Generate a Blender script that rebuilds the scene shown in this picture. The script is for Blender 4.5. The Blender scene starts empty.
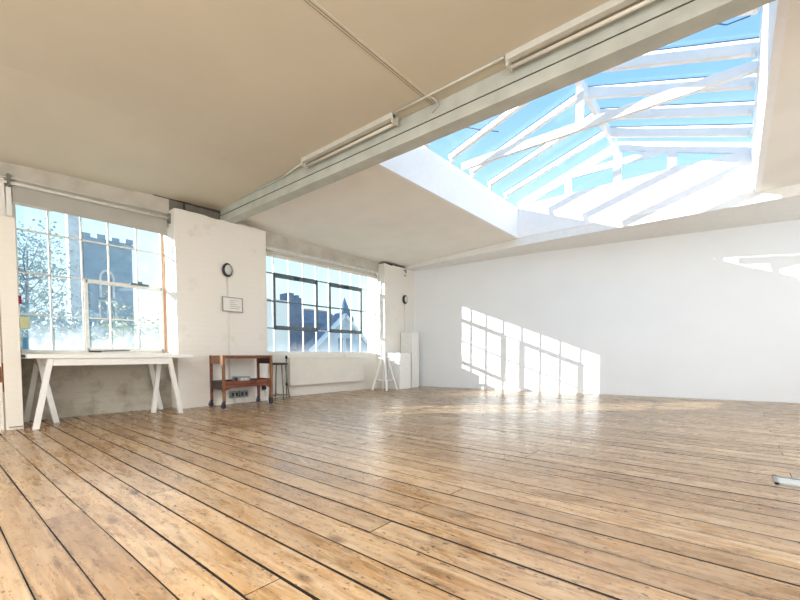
import bpy, bmesh, math, random
from mathutils import Vector, Matrix
random.seed(7)
C = bpy.context.scene.collection
PI = math.pi

# ------------------------------------------------------------------ materials
def new_mat(name):
    m = bpy.data.materials.new(name); m.use_nodes = True
    nt = m.node_tree; nt.nodes.clear()
    out = nt.nodes.new('ShaderNodeOutputMaterial')
    return m, nt, out

def N(nt, kind, **kw):
    n = nt.nodes.new(kind)
    for k, v in kw.items():
        if k in n.inputs: n.inputs[k].default_value = v
        else: setattr(n, k, v)
    return n

def L(nt, a, b): nt.links.new(a, b)

def ramp(nt, fac, stops):
    r = nt.nodes.new('ShaderNodeValToRGB')
    e = r.color_ramp.elements
    e[0].position, e[0].color = stops[0][0], stops[0][1]
    e[1].position, e[1].color = stops[-1][0], stops[-1][1]
    for p, c in stops[1:-1]:
        k = e.new(p); k.color = c
    L(nt, fac, r.inputs['Fac'])
    return r.outputs['Color']

def mix(nt, fac, a, b, mode='MIX'):
    m = nt.nodes.new('ShaderNodeMix'); m.data_type = 'RGBA'; m.blend_type = mode
    if hasattr(fac, 'links'): L(nt, fac, m.inputs[0])
    else: m.inputs[0].default_value = fac
    for i, v in ((6, a), (7, b)):
        if hasattr(v, 'links'): L(nt, v, m.inputs[i])
        else: m.inputs[i].default_value = v
    return m.outputs[2]

def c4(r, g, b): return (r, g, b, 1)

def plain(name, col, rough=.5, metal=0, noise=.08, scale=12, bump=0, bscale=60, col2=None):
    """painted / solid surface with gentle procedural tonal variation"""
    m, nt, out = new_mat(name)
    p = N(nt, 'ShaderNodeBsdfPrincipled', Roughness=rough, Metallic=metal)
    tc = N(nt, 'ShaderNodeTexCoord')
    nz = N(nt, 'ShaderNodeTexNoise', Scale=scale, Detail=4.0)
    L(nt, tc.outputs['Object'], nz.inputs['Vector'])
    d = col2 or tuple(x*(1-noise*2) for x in col)
    L(nt, ramp(nt, nz.outputs['Fac'], [(.35, c4(*col)), (.75, c4(*d))]), p.inputs['Base Color'])
    if bump:
        b = N(nt, 'ShaderNodeTexNoise', Scale=bscale, Detail=3.0)
        L(nt, tc.outputs['Object'], b.inputs['Vector'])
        bp = N(nt, 'ShaderNodeBump', Strength=bump, Distance=.01)
        L(nt, b.outputs['Fac'], bp.inputs['Height']); L(nt, bp.outputs['Normal'], p.inputs['Normal'])
    L(nt, p.outputs['BSDF'], out.inputs['Surface'])
    return m

def painted_brick(name, col, dirt, dirt_lo=.62, dirt_hi=.8, bump=.35, axis='y'):
    m, nt, out = new_mat(name)
    p = N(nt, 'ShaderNodeBsdfPrincipled', Roughness=.6)
    tc = N(nt, 'ShaderNodeTexCoord')
    sep = N(nt, 'ShaderNodeSeparateXYZ'); L(nt, tc.outputs['Object'], sep.inputs[0])
    comb = N(nt, 'ShaderNodeCombineXYZ')
    L(nt, sep.outputs['Y' if axis == 'y' else 'X'], comb.inputs[0]); L(nt, sep.outputs['Z'], comb.inputs[1])
    br = N(nt, 'ShaderNodeTexBrick', Scale=1.0)
    br.inputs['Brick Width'].default_value = .225; br.inputs['Row Height'].default_value = .075
    br.inputs['Mortar Size'].default_value = .006; br.inputs['Mortar Smooth'].default_value = 1
    br.inputs['Color1'].default_value = c4(1, 1, 1); br.inputs['Color2'].default_value = c4(.93, .93, .93)
    br.inputs['Mortar'].default_value = c4(.5, .5, .5)
    L(nt, comb.outputs[0], br.inputs['Vector'])
    nz = N(nt, 'ShaderNodeTexNoise', Scale=3.2, Detail=8.0, Roughness=.65)
    L(nt, tc.outputs['Object'], nz.inputs['Vector'])
    base = mix(nt, .06, c4(*col), br.outputs['Color'], 'MULTIPLY')
    f = ramp(nt, nz.outputs['Fac'], [(dirt_lo, c4(0, 0, 0)), (dirt_hi, c4(1, 1, 1))])
    L(nt, mix(nt, f, base, c4(*dirt)), p.inputs['Base Color'])
    ad = mix(nt, .35, br.outputs['Color'], nz.outputs['Fac'])
    bp = N(nt, 'ShaderNodeBump', Strength=bump, Distance=.012)
    L(nt, ad, bp.inputs['Height']); L(nt, bp.outputs['Normal'], p.inputs['Normal'])
    L(nt, p.outputs['BSDF'], out.inputs['Surface'])
    return m

def wood(name, dark, light, rough=.45, axis=(1, 12, 12), scale=3):
    m, nt, out = new_mat(name)
    p = N(nt, 'ShaderNodeBsdfPrincipled', Roughness=rough)
    tc = N(nt, 'ShaderNodeTexCoord')
    mp = N(nt, 'ShaderNodeMapping'); mp.inputs['Scale'].default_value = axis
    L(nt, tc.outputs['Object'], mp.inputs['Vector'])
    nz = N(nt, 'ShaderNodeTexNoise', Scale=scale, Detail=6.0, Distortion=.6)
    L(nt, mp.outputs[0], nz.inputs['Vector'])
    L(nt, ramp(nt, nz.outputs['Fac'], [(.3, c4(*dark)), (.7, c4(*light))]), p.inputs['Base Color'])
    L(nt, p.outputs['BSDF'], out.inputs['Surface'])
    return m

def floor_mat():
    m, nt, out = new_mat('worn_boards')
    p = N(nt, 'ShaderNodeBsdfPrincipled')
    tc = N(nt, 'ShaderNodeTexCoord')
    at = N(nt, 'ShaderNodeAttribute', attribute_name='board')
    sp = N(nt, 'ShaderNodeSeparateColor'); L(nt, at.outputs['Color'], sp.inputs[0])
    off = N(nt, 'ShaderNodeVectorMath', operation='SCALE'); L(nt, at.outputs['Vector'], off.inputs[0]); off.inputs['Scale'].default_value = 37
    add = N(nt, 'ShaderNodeVectorMath', operation='ADD'); L(nt, tc.outputs['Object'], add.inputs[0]); L(nt, off.outputs[0], add.inputs[1])
    def mapped(s):
        mp = N(nt, 'ShaderNodeMapping'); mp.inputs['Scale'].default_value = s
        L(nt, add.outputs[0], mp.inputs['Vector']); return mp.outputs[0]
    grain = N(nt, 'ShaderNodeTexNoise', Scale=1.0, Detail=7.0, Roughness=.65, Distortion=.8)
    L(nt, mapped((2.2, 38, 1)), grain.inputs['Vector'])
    blotch = N(nt, 'ShaderNodeTexNoise', Scale=1.0, Detail=7.0, Roughness=.7, Distortion=.5)
    L(nt, mapped((2.4, 11, 1)), blotch.inputs['Vector'])
    streak = N(nt, 'ShaderNodeTexNoise', Scale=1.0, Detail=6.0, Roughness=.7)
    L(nt, mapped((6, 22, 1)), streak.inputs['Vector'])
    knot = N(nt, 'ShaderNodeTexVoronoi', Scale=1.0, Randomness=1.0)
    L(nt, mapped((2.3, 6, 1)), knot.inputs['Vector'])
    speck = N(nt, 'ShaderNodeTexNoise', Scale=1.0, Detail=2.0)
    L(nt, mapped((34, 60, 1)), speck.inputs['Vector'])
    col = ramp(nt, grain.outputs['Fac'], [(.28, c4(.17, .088, .034)), (.48, c4(.42, .265, .130)), (.72, c4(.64, .46, .27))])
    # pale scuffed wear
    wf = ramp(nt, blotch.outputs['Fac'], [(.40, c4(0, 0, 0)), (.72, c4(.85, .85, .85))])
    col = mix(nt, wf, col, c4(.68, .585, .47))
    # per-board tint
    t = ramp(nt, sp.outputs[0], [(0, c4(.66, .565, .45)), (.5, c4(.86, .785, .675)), (1, c4(1.02, .965, .87))])
    col = mix(nt, 1, col, t, 'MULTIPLY')
    # dark stains, dents, knots
    sf = ramp(nt, streak.outputs['Fac'], [(.53, c4(0, 0, 0)), (.70, c4(.85, .85, .85))])
    col = mix(nt, sf, col, c4(.12, .07, .03))
    kf = ramp(nt, knot.outputs['Distance'], [(.05, c4(.8, .8, .8)), (.16, c4(0, 0, 0))])
    col = mix(nt, kf, col, c4(.11, .06, .025))
    qf = ramp(nt, speck.outputs['Fac'], [(.64, c4(0, 0, 0)), (.70, c4(.9, .9, .9))])
    col = mix(nt, qf, col, c4(.06, .035, .02))
    # grime along the board edges
    uv = N(nt, 'ShaderNodeUVMap', uv_map='across'); us = N(nt, 'ShaderNodeSeparateXYZ'); L(nt, uv.outputs[0], us.inputs[0])
    d0 = N(nt, 'ShaderNodeMath', operation='SUBTRACT'); L(nt, us.outputs['Y'], d0.inputs[0]); d0.inputs[1].default_value = .5
    d1 = N(nt, 'ShaderNodeMath', operation='ABSOLUTE'); L(nt, d0.outputs[0], d1.inputs[0])
    d2 = N(nt, 'ShaderNodeMath', operation='MULTIPLY_ADD'); L(nt, blotch.outputs['Fac'], d2.inputs[0]); d2.inputs[1].default_value = .12; L(nt, d1.outputs[0], d2.inputs[2])
    ef = ramp(nt, d2.outputs[0], [(.49, c4(0, 0, 0)), (.53, c4(.5, .5, .5)), (.565, c4(.95, .95, .95))])
    em = N(nt, 'ShaderNodeMath', operation='MULTIPLY'); L(nt, ef, em.inputs[0]); L(nt, sp.outputs[1], em.inputs[1])
    col = mix(nt, em.outputs[0], col, c4(.045, .028, .016))
    # broad soiling
    big = N(nt, 'ShaderNodeTexNoise', Scale=1.0, Detail=4.0); L(nt, tc.outputs['Object'], big.inputs['Vector'])
    col = mix(nt, ramp(nt, big.outputs['Fac'], [(.42, c4(0, 0, 0)), (.74, c4(.45, .45, .45))]), col, c4(.29, .18, .095))
    L(nt, col, p.inputs['Base Color'])
    rr = ramp(nt, blotch.outputs['Fac'], [(.3, c4(.17, .17, .17)), (.7, c4(.40, .40, .40))])
    L(nt, rr, p.inputs['Roughness'])
    hb = mix(nt, .5, grain.outputs['Fac'], blotch.outputs['Fac'])
    bp = N(nt, 'ShaderNodeBump', Strength=.25, Distance=.004)
    L(nt, hb, bp.inputs['Height']); L(nt, bp.outputs['Normal'], p.inputs['Normal'])
    L(nt, p.outputs['BSDF'], out.inputs['Surface'])
    return m

def glass_mat(name, dust=.06, tint=(.93, .98, 1), low=0, zlow=.8, zhigh=1.25):
    """thin sheet glass: mostly clear, a faint reflection and a film of dust"""
    m, nt, out = new_mat(name)
    tr = N(nt, 'ShaderNodeBsdfTransparent', Color=c4(*tint))
    gl = N(nt, 'ShaderNodeBsdfGlossy', Roughness=.03)
    df = N(nt, 'ShaderNodeBsdfDiffuse', Color=c4(.8, .86, .9))
    tl = N(nt, 'ShaderNodeBsdfTranslucent', Color=c4(.8, .88, .95))
    du = N(nt, 'ShaderNodeMixShader', Fac=.6); L(nt, df.outputs[0], du.inputs[1]); L(nt, tl.outputs[0], du.inputs[2])
    a = N(nt, 'ShaderNodeMixShader', Fac=.05); L(nt, tr.outputs[0], a.inputs[1]); L(nt, gl.outputs[0], a.inputs[2])
    b = N(nt, 'ShaderNodeMixShader'); L(nt, a.outputs[0], b.inputs[1]); L(nt, du.outputs[0], b.inputs[2])
    tc = N(nt, 'ShaderNodeTexCoord')
    nz = N(nt, 'ShaderNodeTexNoise', Scale=7.0, Detail=3.0); L(nt, tc.outputs['Object'], nz.inputs['Vector'])
    sep = N(nt, 'ShaderNodeSeparateXYZ'); L(nt, tc.outputs['Object'], sep.inputs[0])
    mr = N(nt, 'ShaderNodeMapRange'); mr.inputs['From Min'].default_value = zhigh; mr.inputs['From Max'].default_value = zlow
    mr.inputs['To Min'].default_value = 0; mr.inputs['To Max'].default_value = low
    L(nt, sep.outputs['Z'], mr.inputs['Value'])   # pane space starts at the sill
    pw = N(nt, 'ShaderNodeMath', operation='MULTIPLY'); L(nt, mr.outputs[0], pw.inputs[0]); L(nt, nz.outputs['Fac'], pw.inputs[1])
    ml = N(nt, 'ShaderNodeMath', operation='MULTIPLY_ADD'); L(nt, nz.outputs['Fac'], ml.inputs[0]); ml.inputs[1].default_value = dust*2; L(nt, pw.outputs[0], ml.inputs[2])
    L(nt, ml.outputs[0], b.inputs['Fac'])
    L(nt, b.outputs[0], out.inputs['Surface'])
    return m

M = {}
M['brick'] = painted_brick('white_painted_brick', (.84, .82, .77), (.66, .62, .54), .60, .85, .3)
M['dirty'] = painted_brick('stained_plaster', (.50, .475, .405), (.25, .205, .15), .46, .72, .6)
M['brick2'] = painted_brick('cream_painted_brick', (.80, .78, .72), (.55, .50, .42), .60, .8, .45)
M['pillar'] = painted_brick('flaking_white_paint', (.78, .75, .68), (.35, .25, .16), .66, .74, .2)
M['lintel'] = plain('lintel_paint', (.60, .57, .50), .7, noise=.12, scale=5, bump=.2)
M['recess'] = plain('dark_recess', (.22, .205, .17), .8, noise=.2, scale=6, bump=.3)  # darker tone for the lintel stretch above the middle pier
M['ceil'] = plain('ceiling_paint', (.88, .86, .80), .8, noise=.03, scale=2)
M['ceil_dim'] = plain('dimmed_ceiling_paint', (.66, .615, .50), .8, noise=.03, scale=1.2)  # darkened ceiling paint; the first bay's dimness is put into the colour
M['beam'] = plain('beam_paint', (.53, .56, .51), .6, noise=.1, scale=5, bump=.1)
M['white_wall'] = plain('white_wall_paint', (.83, .87, .90), .55, noise=.015, scale=1.5)
M['white'] = plain('white_gloss_paint', (.86, .86, .84), .35, noise=.03)
M['white2'] = plain('white_matt_paint', (.83, .83, .81), .6, noise=.03)
M['sky_white'] = plain('skylight_white_paint', (.9, .9, .9), .45, noise=.02)
M['frame_w'] = plain('steel_window_white', (.80, .80, .76), .45, noise=.1, scale=20)
M['frame_g'] = plain('steel_window_grey', (.12, .16, .18), .4, noise=.15, scale=20)
M['copper'] = plain('bare_timber_strip', (.72, .40, .22), .5, noise=.1)
M['floor'] = floor_mat()
M['under'] = plain('dark_subfloor', (.02, .014, .01), .9)
M['gapdark'] = plain('dark_gap', (.06, .05, .04), .9)
M['teak'] = wood('reddish_teak', (.10, .022, .012), (.24, .065, .028), .35, (12, 3, 3))
M['teak_lit'] = wood('sunlit_teak', (.17, .072, .026), (.30, .14, .055), .35, (12, 12, 2))  # lighter copy of the teak; the sunlit tone is in its colour
M['teak_d'] = wood('dark_teak', (.018, .008, .014), (.045, .012, .014), .4, (12, 3, 3))  # darker tone used on the far end and lower panels
M['black'] = plain('black_plastic', (.018, .020, .028), .4, noise=.1)
M['navy'] = plain('dark_caster', (.018, .022, .045), .35)
M['steel'] = plain('dull_steel', (.30, .31, .30), .4, metal=.7, noise=.15)
M['galv'] = plain('galvanised_box', (.38, .40, .41), .45, metal=.5, noise=.2)
M['lens'] = plain('frosted_lens', (.62, .66, .64), .25, noise=.05)
M['paper'] = plain('paper', (.84, .83, .79), .8, noise=.02)
M['ink'] = plain('grey_print', (.45, .44, .42), .8)
M['yellow'] = plain('yellow_paper', (.82, .80, .46), .8)
M['red'] = plain('red_plastic', (.36, .01, .06), .4)
M['blue'] = plain('blue_card', (.12, .34, .52), .6)
M['tube'] = plain('fluorescent_tube', (.72, .70, .63), .3, noise=.02)
M['batten'] = plain('batten_enamel', (.62, .62, .57), .4, noise=.05)
M['blind'] = plain('grey_blind_cloth', (.47, .46, .42), .85, noise=.05, scale=3)
M['rail'] = plain('rail_enamel', (.74, .74, .70), .35)
M['radiator'] = plain('cream_enamel', (.80, .775, .70), .4, noise=.04, scale=4)
M['dark_blue'] = plain('dark_blue_grey', (.03, .06, .09), .5)
M['glass'] = glass_mat('window_glass', .07, low=1.0, zlow=0, zhigh=.40)
M['glass2'] = glass_mat('clearer_window_glass', .02, low=.35, zlow=0, zhigh=.26)
M['sglass'] = glass_mat('skylight_glass', .012, (.96, .99, 1))
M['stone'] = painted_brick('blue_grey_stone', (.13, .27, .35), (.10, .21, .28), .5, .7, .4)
M['stone_l'] = plain('pale_stone', (.62, .66, .66), .8, noise=.15, scale=3)
M['ext_white'] = painted_brick('whitewashed_brick', (1, .92, .80), (.85, .77, .65), .6, .8, .3, axis='x')
M['ext_slate'] = plain('blue_slate', (.10, .19, .28), .7, noise=.2, scale=2)
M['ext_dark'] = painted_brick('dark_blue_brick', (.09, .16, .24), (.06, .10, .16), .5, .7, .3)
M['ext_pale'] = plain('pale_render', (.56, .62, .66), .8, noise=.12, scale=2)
M['tile'] = plain('pinkish_ridge_tile', (.62, .40, .34), .7, noise=.2)
M['leaf'] = plain('pale_leaf', (.30, .40, .26), .7, noise=.3, scale=2, col2=(.58, .58, .30))
M['leaf_b'] = plain('bluish_leaf', (.20, .33, .36), .7, noise=.3, scale=2, col2=(.34, .46, .42))
M['bark'] = plain('grey_bark', (.20, .28, .33), .8, noise=.3)
M['ground'] = plain('ground_grass', (.30, .34, .26), .9, noise=.3, scale=1)
M['ext_pane'] = plain('dark_pane', (.16, .24, .30), .2)

# ------------------------------------------------------------------ mesh building
class MB:
    def __init__(s): s.bm = bmesh.new(); s.mi = 0
    def face(s, pts):
        try:
            f = s.bm.faces.new([s.bm.verts.new(p) for p in pts]); f.material_index = s.mi; return f
        except ValueError: pass
    def hexa(s, p):          # 8 points: bottom ring 0-3, top ring 4-7
        v = [s.bm.verts.new(q) for q in p]
        for idx in ((3, 2, 1, 0), (4, 5, 6, 7), (0, 1, 5, 4), (1, 2, 6, 5), (2, 3, 7, 6), (3, 0, 4, 7)):
            f = s.bm.faces.new([v[i] for i in idx]); f.material_index = s.mi
        return s
    def box(s, x0, x1, y0, y1, z0, z1):
        return s.hexa([(x0, y0, z0), (x1, y0, z0), (x1, y1, z0), (x0, y1, z0), (x0, y0, z1), (x1, y0, z1), (x1, y1, z1), (x0, y1, z1)])
    def bar(s, a, b, w, h, up=(0, 0, 1), w2=None, h2=None):   # rectangular bar from a to b
        a, b = Vector(a), Vector(b); d = (b-a).normalized(); up = Vector(up)
        r = d.cross(up)
        if r.length < 1e-4: r = d.cross(Vector((1, 0, 0)))
        r.normalize(); u = r.cross(d).normalized()
        w2 = w2 or w; h2 = h2 or h
        def ring(c, w, h): return [c-r*w/2-u*h/2, c+r*w/2-u*h/2, c+r*w/2+u*h/2, c-r*w/2+u*h/2]
        return s.hexa(ring(a, w, h)+ring(b, w2, h2))
    def prism(s, pts, axis, a, b):      # polygon in the two other axes, extruded along axis from a to b
        def P(u, v, w):
            return {'x': (w, u, v), 'y': (u, w, v), 'z': (u, v, w)}[axis]
        va = [s.bm.verts.new(P(u, v, a)) for u, v in pts]; vb = [s.bm.verts.new(P(u, v, b)) for u, v in pts]
        n = len(pts)
        fs = [s.bm.faces.new(va[::-1]), s.bm.faces.new(vb)]
        for i in range(n): fs.append(s.bm.faces.new([va[i], va[(i+1) % n], vb[(i+1) % n], vb[i]]))
        for f in fs: f.material_index = s.mi
        return s
    def tube(s, pts, r, n=12, r2=None, cap=True):
        pts = [Vector(p) for p in pts]; rings = []
        m = len(pts)
        for i, p in enumerate(pts):
            d = (pts[min(i+1, m-1)]-pts[max(i-1, 0)]).normalized()
            ref = Vector((0, 0, 1)) if abs(d.z) < .9 else Vector((1, 0, 0))
            u = d.cross(ref).normalized(); w = d.cross(u)
            rr = r+(r2-r)*i/(m-1) if r2 is not None else r
            rings.append([s.bm.verts.new(p+u*rr*math.cos(2*PI*k/n)+w*rr*math.sin(2*PI*k/n)) for k in range(n)])
        for A, B in zip(rings, rings[1:]):
            for k in range(n):
                f = s.bm.faces.new([A[k], A[(k+1) % n], B[(k+1) % n], B[k]]); f.smooth = True; f.material_index = s.mi
        if cap:
            for R in (rings[0][::-1], rings[-1]):
                f = s.bm.faces.new(R); f.material_index = s.mi
        return s
    def lathe(s, prof, c=(0, 0, 0), axis='z', n=24, sx=1, sy=1):   # profile of (radius, height)
        rings = []
        for r, h in prof:
            ring = []
            for k in range(n):
                a = 2*PI*k/n; u, v = r*math.cos(a)*sx, r*math.sin(a)*sy
                q = {'z': (u, v, h), 'x': (h, u, v), 'y': (u, h, v)}[axis]
                ring.append(s.bm.verts.new((c[0]+q[0], c[1]+q[1], c[2]+q[2])))
            rings.append(ring)
        for A, B in zip(rings, rings[1:]):
            for k in range(n):
                f = s.bm.faces.new([A[k], A[(k+1) % n], B[(k+1) % n], B[k]]); f.smooth = True; f.material_index = s.mi
        for R in (rings[0], rings[-1]):
            try:
                f = s.bm.faces.new(R); f.material_index = s.mi
            except ValueError: pass
        return s
    def build(s, name, mat, parent=None, bevel=0, origin=None):
        bmesh.ops.recalc_face_normals(s.bm, faces=s.bm.faces)
        me = bpy.data.meshes.new(name); 
        off = Vector((0, 0, 0))
        if parent is not None:
            off = world_loc(parent)
        elif origin is not None: off = Vector(origin)
        bmesh.ops.translate(s.bm, verts=s.bm.verts, vec=-off)
        s.bm.to_mesh(me); s.bm.free()
        for mm in (mat if isinstance(mat, (list, tuple)) else [mat]): me.materials.append(mm)
        o = bpy.data.objects.new(name, me); C.objects.link(o)
        if parent is not None: o.parent = parent
        elif origin is not None: o.location = origin
        if bevel:
            b = o.modifiers.new('bevel', 'BEVEL'); b.width = bevel; b.segments = 2; b.limit_method = 'ANGLE'; b.angle_limit = .7
        return o

def world_loc(o):
    v = Vector((0, 0, 0))
    while o is not None: v = v+o.location; o = o.parent
    return v

def tag(o, label, cat, group=None, kind=None):
    o['label'] = label; o['category'] = cat
    if group: o['group'] = group
    if kind: o['kind'] = kind
    return o

def thing(name, label, cat, loc, group=None, kind=None):
    o = bpy.data.objects.new(name, None); C.objects.link(o); o.location = loc; o.empty_display_size = .1
    return tag(o, label, cat, group, kind)

def struct(o, label=None, cat=None):
    o['kind'] = 'structure'
    if label: o['label'] = label
    if cat: o['category'] = cat
    return o

# ------------------------------------------------------------------ room constants (metres)
XW = -6.16      # face of the window-wall piers
XR = -6.42      # face of the wall in the window recesses
XG = -6.60      # window plane
KW = .150
def wall_y(x): return 7.92+(x+6.16)*KW       # back wall runs slightly off square

# ------------------------------------------------------------------ floor
def make_floor():
    seams = [.07, .22, .36, .51, .65, .79, .94, 1.09, 1.245, 1.40, 1.555, 1.71, 1.87, 2.02]
    while seams[-1] < 9.6: seams.append(seams[-1]+.150+random.uniform(-.006, .006))
    while seams[0] > -3.2: seams.insert(0, seams[0]-.148)
    bm = bmesh.new(); lay = bm.loops.layers.float_color.new('board'); uvl = bm.loops.layers.uv.new('across')
    joists = [-5.45, -4.05, -2.5, -1.21, .30, 1.55]
    rows = []
    for i, (a, b) in enumerate(zip(seams, seams[1:])):
        cuts = [-6.75]
        last = None
        js = [j for j in joists if random.random() < .30]
        if 1.2 < a < 2.1: js = [j for j in js if abs(j+1.21) > 2]; js += [-1.21] if i % 2 else [.30]
        js = sorted(set(js)); keep = []
        for j in js:
            if not keep or j-keep[-1] > 2: keep.append(j)
        for x in keep: cuts.append(x+random.uniform(-.01, .01))
        cuts.append(2.5)
        for x0, x1 in zip(cuts, cuts[1:]):
            g = random.choice([.002, .0035, .005, .008]); dz = random.uniform(-.0018, .0)
            e = .0018
            col = (random.random(), random.random(), random.random(), 1)
            xs = [x0+e]
            while xs[-1]+.45 < x1-e: xs.append(xs[-1]+.45)
            xs.append(x1-e)
            top = []; 
            for x in xs:
                w1 = random.uniform(-.0016, .0022); w2 = random.uniform(-.0022, .0016)
                top.append((bm.verts.new((x, a+g+w1, dz)), bm.verts.new((x, b-.0025+w2, dz)), bm.verts.new((x, a+g-.001+w1, -.022)), bm.verts.new((x, b-.0015+w2, -.022))))
            fs = []
            for p, q in zip(top, top[1:]):
                fs.append(bm.faces.new([p[0], q[0], q[1], p[1]]))
                fs.append(bm.faces.new([p[2], q[2], q[0], p[0]]))
                fs.append(bm.faces.new([p[1], q[1], q[3], p[3]]))
            for p in (top[0], top[-1]): fs.append(bm.faces.new([p[0], p[1], p[3], p[2]]))
            for f in fs:
                f.normal_update()
                if abs(f.normal.z) < .7: f.material_index = 1
                for lp in f.loops:
                    lp[lay] = col; lp[uvl].uv = (lp.vert.co.x, (lp.vert.co.y-a)/(b-a))
    nb = len(bm.faces)
    v = [bm.verts.new(p) for p in ((-6.75, -3.3, -.02), (2.6, -3.3, -.02), (2.6, 9.8, -.02), (-6.75, 9.8, -.02))]
    f = bm.faces.new(v); f.material_index = 1
    bmesh.ops.recalc_face_normals(bm, faces=bm.faces)
    for f in bm.faces:
        if abs(f.normal.z) > .9 and f.normal.z < 0: f.normal_flip()
    me = bpy.data.meshes.new('floor'); bm.to_mesh(me); bm.free()
    me.materials.append(M['floor']); me.materials.append(M['under'])
    o = bpy.data.objects.new('floor', me); C.objects.link(o)
    struct(o)
make_floor()

# ------------------------------------------------------------------ walls
# window wall: sills, piers, reveals, the wall above the windows
w = MB()
w.mi = 1; w.box(-6.70, XR, .60, 2.50, 0, .79)                         # below first window
w.mi = 2; w.box(-6.70, XR, 3.80, 6.90, 0, .79)                        # below second window
w.mi = 0
w.box(-6.70, -6.30, -3.1, .70, 0, 2.74)                               # beyond the left column
random.seed(3)
def pier(y0, y1, ztop, xb=-6.70):
    n = 14; top = [(y0+(y1-y0)*i/n, ztop+random.uniform(-.012, .012)) for i in range(n+1)]
    pts = [(y0, 0)]+[(y0+random.uniform(-.006, .006), ztop*k/8) for k in range(1, 8)]+top+[(y1, ztop*k/8) for k in range(7, 0, -1)]+[(y1, 0)]
    w.prism(pts, 'x', xb, XW)
pier(2.41, 3.85, 2.86); pier(6.84, 7.95, 2.84)
w.mi = 0
w.box(-6.70, -6.42, .60, 2.45, .79, .812); w.box(-6.70, -6.41, 3.80, 6.90, .79, .812)   # sills
w.mi = 3
# lintel over the windows, its upper edge leaning into the room
def lint(y0, y1, xa, xb, za, zb, z0=2.62):
    w.hexa([(-6.72, y0, z0), (-6.36, y0, z0), (-6.36, y1, z0), (-6.72, y1, z0), (-6.72, y0, za), (xa, y0, za), (xb, y1, zb), (-6.72, y1, zb)])
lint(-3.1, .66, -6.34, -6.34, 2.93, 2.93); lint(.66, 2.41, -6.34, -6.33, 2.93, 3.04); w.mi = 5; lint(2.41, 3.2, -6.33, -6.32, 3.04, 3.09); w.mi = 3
lint(3.2, 4.6, -6.33, -6.33, 3.08, 2.95); lint(4.6, 7.95, -6.33, -6.33, 2.95, 2.95)
w.mi = 0; w.box(-6.70, -6.46, .5, .79, 0, 2.74)
w.mi = 4
w.box(-6.335, -6.322, 2.60, 2.625, 2.84, 3.02); w.box(-6.34, -6.31, 2.2, 3.14, 3.015, 3.03)
w.box(-6.50, -6.165, 6.86, 7.60, 2.855, 2.868)
struct(w.build('wall_left', [M['brick'], M['dirty'], M['brick2'], M['lintel'], M['gapdark'], M['recess']]))

# boxed column at the far left of the window wall
p = MB()
p.box(-6.29, -5.78, .578, .712, 0, 2.20)
p.box(-6.29, -5.795, -.10, .566, 0, 2.20)
p.box(-6.29, -5.83, .55, .59, 0, 2.20)
p.mi = 1; p.box(-5.83, -5.790, .535, .564, .50, .66); p.box(-5.83, -5.798, .566, .578, .40, .70); p.box(-5.84, -5.77, .60, .708, .028, .036)
struct(p.build('trim_1', [M['pillar'], wood('rusty_wood', (.10, .035, .012), (.32, .12, .035))], bevel=.006))

b = MB()
x0, x1 = -6.75, 2.6
b.hexa([(x0, wall_y(x0), -.02), (x1, wall_y(x1), -.02), (x1, wall_y(x1)+.2, -.02), (x0, wall_y(x0)+.2, -.02),
        (x0, wall_y(x0), 3.4), (x1, wall_y(x1), 3.4), (x1, wall_y(x1)+.2, 3.4), (x0, wall_y(x0)+.2, 3.4)])
struct(b.build('wall_back', M['white_wall']))
struct(MB().box(2.4, 2.6, -3.2, 9.6, -.02, 3.4).build('wall_right', M['white_wall']))
struct(MB().box(-6.75, 2.6, -3.3, -3.1, -.02, 3.4).build('wall_front', M['white_wall']))

# ------------------------------------------------------------------ ceilings and beams
SX0, SX1, SY0, SY1, SZ0, SZ1 = -3.33, .15, 3.42, 7.59, 3.05, 3.62       # skylight opening
RX, RZ = -1.60, 4.22                                                   # ridge
c = MB()
CZ = 3.112                                                             # first bay ceiling
def quadslab(p, h=.22):     # four (x, y, z) corners, given thickness upwards
    c.hexa(list(p)+[(x, y, z+h) for x, y, z in p])
def ez(y): return 2.90+max(0, min(2.4, y-.66))*.062                    # edge over the window wall sags to the left
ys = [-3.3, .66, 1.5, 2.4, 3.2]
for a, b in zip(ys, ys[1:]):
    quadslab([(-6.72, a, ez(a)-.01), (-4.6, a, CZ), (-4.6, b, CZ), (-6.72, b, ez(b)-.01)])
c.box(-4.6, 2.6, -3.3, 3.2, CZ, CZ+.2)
c.mi = 1
def slab(x0, x1, y0, y1, z0, z1): c.hexa([(x0, y0, z0), (x1, y0, z1), (x1, y1, z1), (x0, y1, z0), (x0, y0, z0+.25), (x1, y0, z1+.25), (x1, y1, z1+.25), (x0, y1, z0+.25)])
zz = lambda x: 2.895+(x+6.3)*(.155/2.97)
def e2(y): return zz(-6.72)+max(0, 4.6-y)*.09
for a, b in ((3.2, 4.6), (4.6, 9.6)): quadslab([(-6.72, a, e2(a)), (SX0-.01, a, SZ0), (SX0-.01, b, SZ0), (-6.72, b, e2(b))], .25)
slab(SX0-.01, SX1+.01, SY1+.01, 9.6, SZ0, SZ0)
slab(SX0-.01, SX1+.01, 3.2, SY0-.01, SZ0, SZ0)
slab(SX1+.01, 2.6, 3.2, 9.6, SZ0, SZ0)
struct(c.build('ceiling', [M['ceil_dim'], M['ceil']]))

# main beam across the room: lower flange, recessed joint, upper flange
m = MB()
m.box(-6.30, 2.4, 3.14, 3.30, 2.857, 2.955)
m.box(-6.30, 2.4, 3.148, 3.30, 2.973, 3.09)
m.box(-6.30, 2.4, 3.16, 3.30, 3.09, 3.13)
m.mi = 1; m.box(-6.30, 2.4, 3.155, 3.29, 2.94, 2.985)
struct(m.build('trim_2', [M['beam'], M['gapdark']]))
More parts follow.
